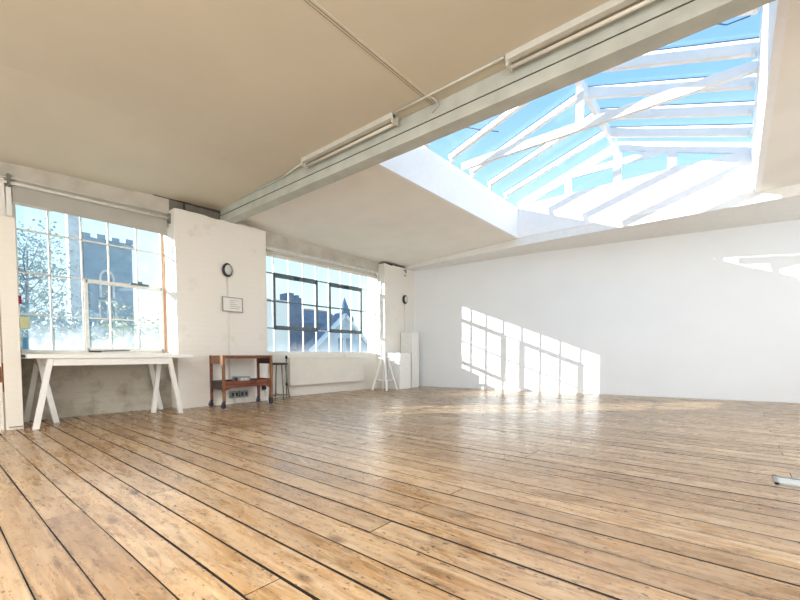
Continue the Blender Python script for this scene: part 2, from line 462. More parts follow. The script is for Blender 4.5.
# beam along the back wall
m = MB()
def bz(x): return (2.83+(x+6.16)*.0245) if x < -3.3 else 2.90
prev = -6.45
for xx in (-3.3, 2.45):
    a, bb = prev, xx
    m.hexa([(a, SY1+.012, bz(a)), (bb, SY1+.012, bz(bb)), (bb, wall_y(bb)+.05, bz(bb)), (a, wall_y(a)+.05, bz(a)),
            (a, SY1+.012, bz(a)+.22), (bb, SY1+.012, bz(bb)+.22), (bb, wall_y(bb)+.05, bz(bb)+.22), (a, wall_y(a)+.05, bz(a)+.22)])
    prev = xx
struct(m.build('trim_3', M['white2']))
# ceiling joint strip
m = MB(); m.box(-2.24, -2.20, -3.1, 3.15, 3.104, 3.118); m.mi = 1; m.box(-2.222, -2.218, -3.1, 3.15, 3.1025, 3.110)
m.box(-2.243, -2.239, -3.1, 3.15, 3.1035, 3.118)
struct(m.build('trim_4', [M['ceil_dim'], M['gapdark']]))

# ------------------------------------------------------------------ roof skylight (window_3)
s = MB()
T = .06
s.hexa([(SX0-T, SY0-T, SZ0-.002), (SX0, SY0-T, SZ0-.002), (SX0, SY1+T, SZ0-.002), (SX0-T, SY1+T, SZ0-.002), (SX0-T, SY0-T, SZ1), (SX0-.005, SY0-T, SZ1), (SX0-.005, SY1+T, SZ1), (SX0-T, SY1+T, SZ1)])
s.hexa([(SX1, SY0-T, SZ0-.002), (SX1+T, SY0-T, SZ0-.002), (SX1+T, SY1+T, SZ0-.002), (SX1, SY1+T, SZ0-.002), (SX1-.06, SY0-T, SZ1), (SX1+T, SY0-T, SZ1), (SX1+T, SY1+T, SZ1), (SX1-.06, SY1+T, SZ1)])
s.box(SX0, SX1, SY1, SY1+T, SZ0-.002, SZ1)
s.box(SX0, SX1, SY0-T, SY0, SZ0-.002, SZ1)
sk = struct(s.build('window_3', M['sky_white'], origin=(RX, 5.4, SZ0)))
RAFT = [3.91, 4.52, 5.15, 5.76, 6.37, 6.98]
ex0, ex1 = SX0-.0, SX1-.06
for side, xe in ((0, ex0), (1, ex1)):
    for y in RAFT:
        a = Vector((xe, y, SZ1+.035)); bq = Vector((RX, y, RZ-.01))
        MB().bar(a+Vector((0, 0, .03*(1-side))), bq+Vector((0, 0, .03*(1-side))), .07 if side == 0 else .062, .065 if side == 0 else .13).build('rafter', M['sky_white'], sk, bevel=.004)
    for y in RAFT:       # thin dark strip over each rafter
        a = Vector((xe, y, SZ1+.104)); bq = Vector((RX, y, RZ+.06))
        MB().bar(a, bq, .075, .010).build('rafter_strip', M['dark_blue'], sk)
    g = MB(); g.face([(xe-(.05 if side == 0 else -.05), SY0-.05, SZ1+.095), (xe-(.05 if side == 0 else -.05), SY1+.05, SZ1+.095), (RX, SY1+.05, RZ+.07), (RX, SY0-.05, RZ+.07)])
    g.build('roof_pane', M['sglass'], sk)
    for y in RAFT:
        xx = xe+(.02 if side == 0 else -.02)
        MB().box(min(xx, xx+(.03 if side == 0 else -.03)), max(xx, xx+(.03 if side == 0 else -.03)), y-.035, y+.035, SZ1-.02, SZ1+.035).build('rafter_bracket', M['white2'], sk)
MB().box(RX-.028, RX+.028, SY0, SY1, RZ-.085, RZ+.05).build('ridge_beam', M['sky_white'], sk, bevel=.004)
# truss: tie beam and king post
TY = 5.50
MB().box(SX0+.01, SX1-.05, TY-.03, TY+.03, SZ1+.0, SZ1+.105).build('tie_beam', M['sky_white'], sk, bevel=.004)
MB().box(RX-.045, RX+.045, TY-.035, TY+.035, SZ1+.105, RZ-.07).build('king_post', M['sky_white'], sk, bevel=.004)
# gable window at the far end
g = MB(); y0, y1 = SY1, SY1+.055
def slope(x): return SZ1+.0+(RZ-SZ1)*(1-abs(x-RX)/(RX-ex0 if x < RX else ex1-RX))
g.bar((ex0, (y0+y1)/2, SZ1+.05), (RX, (y0+y1)/2, RZ+.03), .055, .14)
g.bar((ex1, (y0+y1)/2, SZ1+.05), (RX, (y0+y1)/2, RZ+.03), .055, .14)
g.box(ex0, ex1, y0+.002, y1-.002, SZ1-.01, SZ1+.04)
for xp in (-2.395, RX, -.835):
    g.box(xp-.06, xp+.06, y0-.002, y1+.002, SZ1, slope(xp)+.03)
g.box(-2.40, -.83, y0+.004, y1-.004, 3.93, 4.03)
g.build('gable_frame', M['sky_white'], sk, bevel=.003)
g = MB(); g.face([(ex0, SY1+.03, SZ1), (ex1, SY1+.03, SZ1), (RX, SY1+.03, RZ+.05)])
g.build('gable_pane', M['sglass'], sk)
for pts in ([(-3.15, 4.62, 3.80), (-3.0, 4.75, 3.845), (-2.85, 5.1, 3.89), (-2.70, 5.45, 3.95)],
            [(.02, 4.9, 3.80), (-.15, 4.97, 3.85), (-.35, 4.86, 3.92), (-.45, 4.70, 3.95)],
            [(.03, 6.75, 3.80), (-.2, 6.83, 3.87), (-.5, 6.78, 3.97)]):
    MB().tube([(x, y, z+.02) for x, y, z in pts], .006, 6).build('cable', M['dark_blue'], sk)

# ------------------------------------------------------------------ windows
ZL = [.815, 1.27, 1.77, 2.275, 2.62]      # glazing-bar heights
def steel_window(name, cols, casements, y0, y1, grey):
    f = MB(); t = .017
    xa, xb = XG-.02, XG+.02
    f.box(xa, xb, y0, y0+.03, ZL[0], ZL[-1]); f.box(xa, xb, y1-.03, y1, ZL[0], ZL[-1])
    f.box(xa, xb, y0, y1, ZL[0]-.005, ZL[0]+.03); f.box(xa, xb, y0, y1, ZL[-1]-.02, ZL[-1]+.02)
    for yc in cols: f.box(xa+.005, xb-.005, yc-t/2, yc+t/2, ZL[0], ZL[-1])
    for z in ZL[1:-1]: f.box(xa+.004, xb-.004, y0, y1, z-t/2, z+t/2)
    o = struct(f.build(name, M['frame_w'], origin=(XG, (y0+y1)/2, ZL[0])))
    g = MB(); g.face([(XG, y0, ZL[0]), (XG, y1, ZL[0]), (XG, y1, ZL[-1]), (XG, y0, ZL[-1])])
    g.build('window_glass', M['glass2' if grey else 'glass'], o)
    for (ya, yb, za, zb, th, mat) in casements:
        k = MB(); xa2, xb2 = XG-.03, XG+.035
        k.box(xa2, xb2, ya-th/2, ya+th/2, za-th/2, zb+th/2); k.box(xa2, xb2, yb-th/2, yb+th/2, za-th/2, zb+th/2)
        k.box(xa2, xb2, ya, yb, za-th/2, za+th/2); k.box(xa2, xb2, ya, yb, zb-th/2, zb+th/2)
        k.build('casement', mat, o, bevel=.003)
    return o
w1 = steel_window('window_1', [1.11, 1.434, 1.727, 2.06], [(1.46, 2.37, .85, 1.75, .042, M['frame_w'])], .79, 2.40, False)
# parts of the first window
k = MB(); k.box(XG+.03, XG+.07, 1.96, 2.19, 1.765, 1.79); k.box(XG+.03, XG+.09, 2.04, 2.10, 1.775, 1.815)
k.build('casement_stay', M['frame_g'], w1, bevel=.004)
MB().box(XG+.02, XG+.05, 2.395, 2.425, .82, 2.60).build('timber_strip', M['copper'], w1)
k = MB(); k.box(XG+.036, XG+.05, 1.47, 1.60, .818, .838); k.bar((XG+.045, 1.55, .832), (XG+.045, 1.93, .846), .012, .01)
k.build('sill_dark_strip', M['gapdark'], w1)  # thin dark strip along the bottom of the casement
# second window
w2c = [4.265, 4.59, 4.92, 5.245, 5.585, 5.915, 6.215, 6.50]
w2 = steel_window('window_2', w2c, [], 3.93, 6.86, True)
for ya, yb in ((4.265, 5.245), (5.585, 6.50)):
    k = MB(); xa2, xb2 = XG-.03, XG+.035; za, zb, th = 1.285, 2.255, .052
    k.box(xa2, xb2, ya-th/2, ya+th/2, za-th/2, zb+th/2); k.box(xa2, xb2, yb-th/2, yb+th/2, za-th/2, zb+th/2)
    k.box(xa2, xb2, ya, yb, za-th*.7, za+th*.7); k.box(xa2, xb2, ya, yb, zb-th*.8, zb+th*.7)
    cs = k.build('casement', M['frame_g'], w2, bevel=.003)
    MB().box(XG+.035, XG+.06, (ya+yb)/2-.05, (ya+yb)/2+.05, zb-.05, zb+.01).build('casement_latch', M['dark_blue'], cs)
k = MB(); xa2, xb2 = XG-.012, XG+.022
k.box(xa2, xb2, 3.95, 6.55, 1.758, 1.782); k.box(xa2, xb2, 3.95, 6.55, 2.268, 2.286); k.box(xa2, xb2, 3.95, 4.26, 1.262, 1.28)
k.build('grey_glazing_bar', M['frame_g'], w2)

# things on the first window
tag(MB().box(XG+.022, XG+.034, .815, .90, 1.10, 1.235).build('paper_note', M['yellow'], origin=(XG+.02, .855, 1.10)),
    'small pale yellow paper note stuck on the lower left pane of the left window', 'note')
tag(MB().box(XG+.025, XG+.05, .803, .835, 1.39, 1.485).build('window_tag', M['red'], bevel=.004, origin=(XG+.03, .82, 1.39)),  # small red tag at the frame edge
    'small dark red tag on the left edge of the left window', 'tag')
tag(MB().box(XG+.022, XG+.034, .83, .875, .85, .99).build('card_strip', M['blue'], origin=(XG+.02, .85, .85)),
    'narrow blue card standing in the bottom left corner of the left window', 'card')

# ------------------------------------------------------------------ blinds and rails above the windows
t = thing('roller_blind', 'grey roller blind pulled up under a white rail above the left window', 'blind', (-6.33, 1.52, 2.5))
MB().box(-6.345, -6.335, .765, 2.375, 2.50, 2.70).build('blind_cloth', M['blind'], t)
MB().tube([(-6.30, -.2, 2.690), (-6.30, 2.40, 2.735)], .017, 10).build('rail', M['rail'], t)
MB().tube([(-6.31, -.2, 2.745), (-6.31, 2.40, 2.790)], .010, 8).build('upper_rail', M['batten'], t)
MB().box(-6.34, -6.318, .77, 1.10, 2.488, 2.512).build('bottom_bar', M['lintel'], t)
for yb in (.735, 2.395):
    k = MB(); k.box(-6.33, -6.275, yb-.014, yb+.014, 2.66, 2.80); k.build('bracket', M['steel'], t, bevel=.004)
MB().box(-6.325, -6.30, .712, .755, 2.34, 2.66).build('cord_cover', M['white'], t, bevel=.004)

t = thing('curtain_track', 'cream curtain track with folded blind above the second window', 'curtain track', (-6.33, 5.35, 2.5))
MB().box(-6.345, -6.335, 3.87, 6.80, 2.505, 2.62).build('blind_cloth', M['radiator'], t)
k = MB(); k.box(-6.325, -6.27, 3.87, 6.62, 2.635, 2.655); k.box(-6.318, -6.285, 3.87, 6.62, 2.60, 2.635)
k.build('rail', M['rail'], t, bevel=.003)
MB().box(-6.325, -6.295, 3.87, 6.80, 2.555, 2.575).build('lower_rail', M['batten'], t)
for i in range(9): MB().box(-6.31, -6.265, 5.7+i*.1, 5.73+i*.1, 2.64, 2.675).build('runner', M['batten'], t)
MB().tube([(-6.29, 6.56, 2.64), (-6.285, 6.68, 2.63), (-6.28, 6.75, 2.58), (-6.28, 6.77, 2.50), (-6.28, 6.77, 2.42)], .026, 10).build('end_pipe', M['rail'], t)

# ------------------------------------------------------------------ trestle table
TZ = .79
t = thing('trestle_table', 'long white trestle table under the left window', 'table', (-6.0, 1.56, 0))
MB().box(-6.38, -5.60, .737, 2.385, TZ-.045, TZ).build('tabletop', M['white'], t, bevel=.004)
MB().box(-5.66, -5.625, .905, 2.115, TZ-.125, TZ-.045).build('front_rail', M['white2'], t, bevel=.003)
MB().box(-6.37, -6.335, .905, 2.115, TZ-.125, TZ-.045).build('rear_rail', M['white2'], t, bevel=.003)
for y in (.93, 2.09): MB().box(-6.335, -5.66, y-.03, y+.03, TZ-.115, TZ-.045).build('cross_rail', M['white2'], t)
def leg(xt, yt, xb, yb):
    zt = TZ-.046
    w_ = .052
    MB().hexa([(xb-w_/2, yb-w_/2, 0), (xb+w_/2, yb-w_/2, 0), (xb+w_/2, yb+w_/2, 0), (xb-w_/2, yb+w_/2, 0),
               (xt-w_/2, yt-w_/2, zt), (xt+w_/2, yt-w_/2, zt), (xt+w_/2, yt+w_/2, zt), (xt-w_/2, yt+w_/2, zt)]).build('leg', M['white2'], t, bevel=.003)
leg(-5.642, .925, -5.642, .785); leg(-6.03, .89, -6.03, 1.02); leg(-6.353, .925, -6.353, .80)
leg(-5.642, 2.10, -5.742, 2.262); leg(-6.03, 2.12, -6.03, 2.03); leg(-6.353, 2.10, -6.353, 2.235)
k = MB().box(-5.80, -5.70, .716, .737, .755, .785)
k.build('end_clip', M['gapdark'], t)

# ------------------------------------------------------------------ tea trolley
t = thing('tea_trolley', 'reddish brown wooden tea trolley on black casters against the pier', 'trolley', (-5.82, 3.2, 0))
X0, X1, Y0, Y1, ZT = -6.075, -5.66, 2.815, 3.625, .775
lw = .036
for (x, y, mt) in ((X1, Y0, 'teak_lit'), (X0, Y0, 'teak'), (X1, Y1, 'teak_lit'), (X0, Y1, 'teak')):
    xs = (x-lw, x) if x == X1 else (x, x+lw); ys = (y, y+lw) if y == Y0 else (y-lw, y)
    MB().box(*xs, *ys, .105, ZT-.002).build('leg', M[mt], t, bevel=.004)
    cx, cy = sum(xs)/2, sum(ys)/2
    k = MB(); k.box(cx-.013, cx+.013, cy-.020, cy+.020, .085, .107); k.box(cx-.016, cx-.012, cy-.03, cy+.012, .04, .09); k.box(cx+.012, cx+.016, cy-.03, cy+.012, .04, .09)
    cs = k.build('caster', M['navy'], t)
    MB().lathe([(.0, -.011), (.033, -.011), (.038, -.006), (.038, .006), (.033, .011), (0, .011)], (cx, cy-.012, .0385), 'x', 20).build('wheel', M['navy'], cs)
MB().box(X0+.03, X1-.03, Y0+.03, Y1-.03, ZT-.05, ZT-.035).build('top_panel', M['teak'], t)
MB().box(X1-.028, X1-.006, Y0+lw, Y1-lw, ZT-.048, ZT-.004).build('front_rail', M['teak'], t, bevel=.003)
MB().box(X0+.006, X0+.028, Y0+lw, Y1-lw, ZT-.048, ZT-.004).build('rear_rail', M['teak'], t, bevel=.003)
MB().box(X0+lw, X1-lw, Y0+.006, Y0+.022, ZT-.125, ZT-.004).build('end_panel', M['teak_lit'], t, bevel=.003)
MB().box(X0+lw, X1-lw, Y1-.022, Y1-.006, ZT-.135, ZT-.004).build('end_panel', M['teak_d'], t, bevel=.003)
MB().box(X0+.02, X1-.02, Y0+.02, Y1-.02, .325, .340).build('lower_shelf', M['teak'], t)
def arch(a, b, z0, z1, depth):
    pts = [(a, z1), (b, z1), (b, z0-depth)]
    for i in range(13):
        u = i/12; q = max(0, 1-min(u, 1-u)/.16)
        pts.append((b+(a-b)*u, z0-depth*q*q))
    return pts[:3]+pts[4:]
MB().prism(arch(Y0+lw, Y1-lw, .300, .395, .045), 'x', X1-.028, X1-.008).build('lower_front_rail', M['teak'], t)
MB().box(X1-.009, X1-.006, Y0+lw, Y1-lw, .342, .350).build('rail_groove', M['teak_d'], t)
MB().prism(arch(Y0+lw, Y1-lw, .300, .395, .045), 'x', X0+.008, X0+.028).build('lower_rear_rail', M['teak_d'], t)
MB().prism(arch(X0+lw, X1-lw, .27, .395, .045), 'y', Y0+.006, Y0+.022).build('lower_end_panel', M['teak_d'], t)
k = MB(); k.prism(arch(X0+lw, X1-lw, .285, .325, .035), 'y', Y1-.022, Y1-.006); k.box(X0+lw, X1-lw, Y1-.022, Y1-.006, .36, .405)
k.build('lower_end_panel', M['teak'], t)

t = thing('metal_box', 'small grey metal box with slotted front on the lower shelf of the trolley', 'box', (-5.9, 3.19, .341))
MB().box(-5.945, -5.875, 3.10, 3.36, .341, .445).build('case', M['galv'], t, bevel=.006)
k = MB()
for i in range(6): k.box(-5.876, -5.871, 3.20+i*.023, 3.212+i*.023, .375, .42)
k.build('slots', M['paper'], t)
MB().box(-5.878, -5.868, 3.105, 3.15, .355, .432).build('end_plate', M['black'], t)

# metal-clad sockets on the pier behind the trolley
for y, lab in ((3.225, 'left of the two grey metal double sockets low on the pier behind the trolley'),
               (3.385, 'right of the two grey metal double sockets low on the pier behind the trolley')):
    t = thing('wall_socket', lab, 'socket', (XW, y, .09), 'metal sockets behind the trolley')
    MB().box(XW+.001, XW+.05, y-.07, y+.07, .095, .205).build('back_box', M['galv'], t, bevel=.006)
    for d in (-.033, .033): MB().box(XW+.05, XW+.056, y+d-.018, y+d+.018, .12, .18).build('socket_face', M['black'], t)
    MB().tube([(XW+.02, y, .0), (XW+.02, y, .096)], .011, 10).build('conduit', M['brick2'], t)
t = thing('cable_plug', 'black plug with hanging cable on the wall behind the right end of the trolley', 'plug', (XW, 3.76, .17))
MB().box(XW+.001, XW+.045, 3.725, 3.79, .19, .27).build('plug', M['black'], t, bevel=.008)
MB().tube([(XW+.02, 3.765, .20), (XW+.022, 3.80, .12), (XW+.021, 3.77, .05), (XW+.02, 3.70, .012)], .008, 8).build('cable', M['brick2'], t)

# ------------------------------------------------------------------ dark stool
def stool(name, lab, cx, cy, h, rs, spread, seat_m, leg_m, lr, rung, rot, square=False):
    t = thing(name, lab, 'stool', (cx, cy, 0))
    if square: MB().box(cx-rs, cx+rs, cy-rs, cy+rs, h-.035, h).build('seat', seat_m, t, bevel=.01)
    else: MB().lathe([(0, h-.035), (rs*.93, h-.035), (rs, h-.024), (rs, h-.008), (rs*.95, h), (0, h)], (cx, cy, 0)).build('seat', seat_m, t)
    f = []
    for i in range(4):
        a = rot+i*PI/2
        ct, st = math.cos(a), math.sin(a)
        top = (cx+ct*rs*.75, cy+st*rs*.75, h-.035); bot = (cx+ct*spread, cy+st*spread, 0)
        f.append((Vector(top), Vector(bot)))
        k = MB()
        if square: k.bar((bot[0], bot[1], 0.002), top, lr*2, lr*2, up=(ct, st, 0))
        else: k.tube([bot, top], lr, 10)
        k.build('leg', leg_m, t)
    for i in range(4):
        A, B = f[i], f[(i+1) % 4]
        pa = A[1].lerp(A[0], rung/(h)); pb = B[1].lerp(B[0], rung/h)
        k = MB(); k.tube([pa, pb], lr*.75, 8); k.build('rung', leg_m, t)
    return t
stool('metal_stool', 'black topped stool with thin grey metal legs beside the radiator', -6.19, 4.09, .64, .155, .185, M['black'], M['steel'], .0105, .07, 1.379)
stool('wooden_stool', 'white painted wooden bar stool in the bright corner in front of the plinths', -5.93, 6.58, .725, .10, .275, M['white'], M['white'], .02, .23, PI/4+.1, True)

# ------------------------------------------------------------------ plinths
tag(MB().box(-6.12, -5.75, 6.89, 7.28, 0.001, .815).build('display_plinth', M['white'], bevel=.004, origin=(-5.93, 7.08, 0)),
    'low square white display plinth in the corner behind the white stool', 'plinth')
tag(MB().box(-6.135, -5.80, 7.385, 7.66, 0.001, 1.305).build('display_plinth', M['white2'], bevel=.004, origin=(-5.96, 7.5, 0)),
    'tall narrow white display plinth against the back wall corner', 'plinth')

# ------------------------------------------------------------------ radiator
t = thing('panel_radiator', 'long low cream panelled radiator under the second window', 'radiator', (-6.32, 5.3, .2))
MB().box(-6.4195, -6.28, 4.38, 6.30, .205, .715).build('casing', M['radiator'], t, bevel=.008)
k = MB()
for i in range(1, 4): k.box(-6.2805, -6.278, 4.39, 6.29, .205+i*.128-.0015, .205+i*.128+.0015)
k.build('grooves', M['rail'], t)
MB().box(-6.405, -6.27, 4.375, 6.305, .70, .722).build('top_edge', M['radiator'], t, bevel=.004)
k = MB(); k.tube([(-6.33, 4.335, .0), (-6.33, 4.335, .74)], .011, 8); k.build('pipe', M['steel'], t)
for z in (.245, .735):
    MB().lathe([(0, -.03), (.018, -.03), (.022, 0), (.018, .03), (0, .03)], (-6.325, 4.335, z), 'z', 12).build('valve', M['black'], t)

# ------------------------------------------------------------------ bulkhead lamps, notice
def bulkhead(lab, y, z, drop):
    t = thing('bulkhead_lamp', lab, 'wall lamp', (XW, y, z), None)
    MB().lathe([(0, 0), (.075, 0), (.078, .035), (.066, .055), (.055, .055)], (XW+.001, y, z), 'x', 28, 1.0, 1.4).build('housing', M['black'], t)
    MB().lathe([(.056, .045), (.054, .066), (.035, .082), (0, .086)], (XW+.001, y, z), 'x', 28, 1.0, 1.42).build('lens', M['lens'], t)
    MB().tube([(XW+.014, y, z-.10), (XW+.014, y, drop)], .011, 8).build('conduit', M['brick'], t)
bulkhead('black oval bulkhead lamp with long conduit on the pier between the two windows', 3.155, 2.10, .22)
bulkhead('small black oval bulkhead lamp on the corner pier above the tall plinth', 7.55, 2.10, 1.32)
t = thing('framed_notice', 'white framed printed notice on the pier below the bulkhead lamp', 'notice', (XW, 3.23, 1.455))
fy0, fy1, fz0, fz1 = 3.058, 3.395, 1.455, 1.685
k = MB(); f_ = .014
k.box(XW+.027, XW+.042, fy0, fy1, fz0, fz0+f_); k.box(XW+.027, XW+.042, fy0, fy1, fz1-f_, fz1); k.box(XW+.027, XW+.042, fy0, fy0+f_, fz0, fz1); k.box(XW+.027, XW+.042, fy1-f_, fy1, fz0, fz1)
k.build('frame', M['galv'], t)
MB().box(XW+.026, XW+.034, fy0+.005, fy1-.005, fz0+.005, fz1-.005).build('sheet', M['paper'], t)
k = MB(); random.seed(5)
for i, (a, l) in enumerate(((.12, .15), (.12, .08), (.12, .12), (.12, .17), (.12, .16))):
    z = fz1-.05-i*.031
    k.box(XW+.034, XW+.0355, fy0+a, fy0+a+l, z-.004, z+.004)
k.build('print_lines', M['ink'], t)
t = thing('wall_bracket', 'small dark metal bracket high on the corner pier above the small lamp', 'bracket', (XW, 7.55, 2.70))
k = MB(); k.box(XW, XW+.03, 7.53, 7.60, 2.775, 2.80); k.box(XW+.01, XW+.03, 7.575, 7.595, 2.73, 2.785); k.build('arm', M['steel'], t)
MB().box(XW, XW+.03, 7.53, 7.59, 2.66, 2.675).build('hook', M['steel'], t)

# ------------------------------------------------------------------ ceiling lights and conduit
def batten(lab, xa, xb):
    t = thing('fluorescent_batten', lab, 'ceiling light', ((xa+xb)/2, 3.05, CZ), None)
    MB().box(xa, xb, 3.005, 3.060, 3.062, 3.1118).build('body', M['batten'], t, bevel=.004)
    MB().tube([(xa+.02, 3.080, 3.042), (xb-.02, 3.080, 3.042)], .014, 12).build('tube', M['tube'], t)
    for x in (xa, xb-.022):
        MB().box(x, x+.022, 3.012, 3.102, 3.020, 3.098).build('lampholder', M['batten'], t, bevel=.004)
batten('first fluorescent batten light along the beam, nearest the window wall', -4.04, -2.60)
batten('second fluorescent batten light along the beam, near the top of the photo', -1.44, .06)
t = thing('ceiling_conduit', 'thin painted conduit along the ceiling linking the two fluorescent battens', 'conduit', (-2, 3.02, 3.10))
MB().tube([(-2.585, 3.02, 3.10), (-1.455, 3.02, 3.10)], .0115, 8).build('pipe', M['batten'], t)
MB().tube([(-2.19, 3.02, 3.10), (-2.16, 3.07, 3.095), (-2.15, 3.135, 3.06), (-2.23, 3.135, 3.02)], .009, 8).build('branch_pipe', M['batten'], t)
t = thing('ceiling_conduit', 'thin painted conduit along the beam between window wall and first batten', 'conduit', (-5, 3.13, 3.08))
MB().tube([(-6.2, 3.133, 3.08), (-4.6, 3.130, 3.085), (-4.06, 3.06, 3.09)], .010, 8).build('pipe', M['batten'], t)

# ------------------------------------------------------------------ floor outlet
t = thing('floor_outlet', 'rectangular metal floor box set in the boards at the right', 'floor box', (.36, 3.38, 0))
k = MB(); a, b_, c_, d_ = .205, .60, 3.27, 3.49
k.box(a, b_, c_, c_+.025, .0, .006); k.box(a, b_, d_-.025, d_, .0, .006); k.box(a, a+.02, c_, d_, 0, .006); k.box(b_-.02, b_, c_, d_, 0, .006)
k.build('rim', M['galv'], t)
MB().box(a+.02, b_-.02, c_+.025, d_-.045, .0, .004).build('lid', M['lens'], t)
MB().box(a+.02, b_-.02, d_-.045, d_-.025, .0, .003).build('slot', M['black'], t)

# ------------------------------------------------------------------ outside
GZ = -3.0
struct(MB().box(-90, -6.9, -40, 70, GZ-.3, GZ).build('ground', M['ground']))
# church tower
t = thing('church_tower', 'square blue grey stone church tower seen through the left window', 'tower', (-31.5, 7.9, GZ))
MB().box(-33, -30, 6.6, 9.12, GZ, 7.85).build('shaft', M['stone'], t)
k = MB()
k.box(-33.1, -29.92, 6.5, 9.2, 7.55, 7.75)
for i in range(4):
    y = 6.55+i*.74; k.box(-30.25, -29.95, y, y+.42, 7.85, 8.06+.06*(i % 2))
k.build('parapet', M['stone'], t)
def lancet(cy, z0, zs, hw, th):
    pts = [(cy-hw, z0), (cy-hw, zs)]
    out = MB()
    prev = None
    path = [(cy-hw, z0), (cy-hw, zs)]+[(cy-hw*math.cos(a), zs+hw*1.5*math.sin(a)) for a in [PI*i/10 for i in range(1, 10)]]+[(cy+hw, zs), (cy+hw, z0)]
    for p0, p1 in zip(path, path[1:]):
        out.bar((-29.95, p0[0], p0[1]), (-29.95, p1[0], p1[1]), th, .1, up=(1, 0, 0))
    return out
lw_ = lancet(7.72, 4.3, 5.45, .34, .12).build('arched_window', M['stone_l'], t)
k = MB(); k.box(-30.0, -29.97, 7.36, 8.08, 4.1, 5.5); k.build('pane', M['ext_pane'], lw_)
k = MB(); 
for z in (2.9, 4.1): k.box(-29.98, -29.9, 7.25, 8.15, z-.06, z+.06)
for y in (7.3, 7.72, 8.14): k.box(-29.98, -29.9, y-.05, y+.05, 2.9, 4.1)
k.build('square_window', M['stone_l'], t)
# pale pinnacle / pier beside the tower
t = thing('stone_pier', 'tall pale stone pier left of the church tower', 'pier', (-30, 6.2, GZ))
MB().box(-30.6, -30, 5.93, 6.5, GZ, 9.3).build('shaft', M['stone_l'], t)
MB().box(-30.7, -29.95, 5.86, 6.57, 9.3, 9.55).build('cap', M['stone_l'], t)

def tree(name, lab, x, y, h, crown, nleaf, lmat, size, seed, trunk=.14, lo=.35):
    rnd = random.Random(seed)
    t = thing(name, lab, 'tree', (x, y, GZ))
    k = MB(); k.tube([(x, y, GZ), (x+.1, y-.05, GZ+h*.45), (x, y+.1, GZ+h*.9)], trunk, 8, .03)
    tips = []
    for i in range(26):
        a = rnd.uniform(0, 2*PI); z0 = GZ+h*rnd.uniform(lo, .8); r = crown*rnd.uniform(.5, 1)
        e = Vector((x+r*math.cos(a), y+r*math.sin(a), z0+rnd.uniform(.3, 1.6)))
        s0 = Vector((x, y, z0)); md = s0.lerp(e, .5)+Vector((rnd.uniform(-.2, .2), rnd.uniform(-.2, .2), -.15))
        k.tube([s0, md, e], .035, 5, .008); tips += [md, e]
        for j in range(3):
            q = md.lerp(e, rnd.random()); e2 = q+Vector((rnd.uniform(-.6, .6), rnd.uniform(-.6, .6), rnd.uniform(-.1, .7)))
            k.tube([q, e2], .014, 4, .005); tips.append(e2)
    k.build('branches', M['bark'], t)
    if nleaf:
        k = MB()
        for i in range(nleaf):
            c0 = rnd.choice(tips)+Vector((rnd.gauss(0, .28), rnd.gauss(0, .28), rnd.gauss(0, .25)))
            u = Vector((rnd.uniform(-1, 1), rnd.uniform(-1, 1), rnd.uniform(-1, 1))).normalized()*size*rnd.uniform(.5, 1.2)
            v = u.cross(Vector((rnd.uniform(-1, 1), rnd.uniform(-1, 1), rnd.uniform(-1, 1))).normalized())
            k.face([c0-u-v*.5, c0+u-v*.5, c0+u*.7+v*.6, c0-u*.7+v*.6])
        k.build('leaves', lmat, t)
    return t
tree('leafy_tree', 'tall bluish loose tree at the left edge of the left window', -22.5, 3.0, 9.0, 1.35, 3600, M['leaf_b'], .06, 11, lo=.42)
tree('bushy_tree', 'low yellow green bushy tree in front of the church tower', -19, 5.9, 5.4, 1.6, 5200, M['leaf'], .075, 12, lo=.3)
tree('bushy_tree', 'dark bluish bush low in the left part of the left window', -14.5, 2.25, 4.6, .9, 4200, M['leaf_b'], .07, 13, lo=.3)
tree('bare_tree', 'bare winter tree above the dark roofs in the second window', -29, 20.5, 8.8, 2.2, 0, None, .1, 14, trunk=.1, lo=.55)

# houses beyond the second window
t = thing('house', 'white painted brick house at the left of the second window', 'house', (-22.5, 14.2, GZ))
k = MB(); k.box(-25, -22, 12.6, 15.28, GZ, 4.05); k.build('wall', M['ext_white'], t)
MB().box(-25.05, -21.95, 12.55, 15.33, 4.05, 4.2).build('coping', M['stone_l'], t)
t = thing('house', 'dark blue brick house with a chimney in the middle of the second window', 'house', (-24.5, 18, GZ))
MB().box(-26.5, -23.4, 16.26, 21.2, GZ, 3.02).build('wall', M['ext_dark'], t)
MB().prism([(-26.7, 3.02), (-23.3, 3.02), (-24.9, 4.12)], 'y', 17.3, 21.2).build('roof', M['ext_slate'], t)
k = MB(); k.box(-24.4, -23.35, 16.26, 17.32, 3.02, 4.72); k.box(-24.4, -23.35, 16.26, 16.68, 4.72, 4.98); k.box(-24.4, -23.35, 16.85, 17.1, 4.72, 4.88)
k.build('chimney', M['ext_dark'], t)
MB().box(-25.0, -24.8, 17.3, 21.2, 4.10, 4.22).build('ridge_tile', M['tile'], t)
t = thing('house', 'slate blue gabled house with white bargeboards at the right of the second window', 'house', (-20.5, 18.5, GZ))
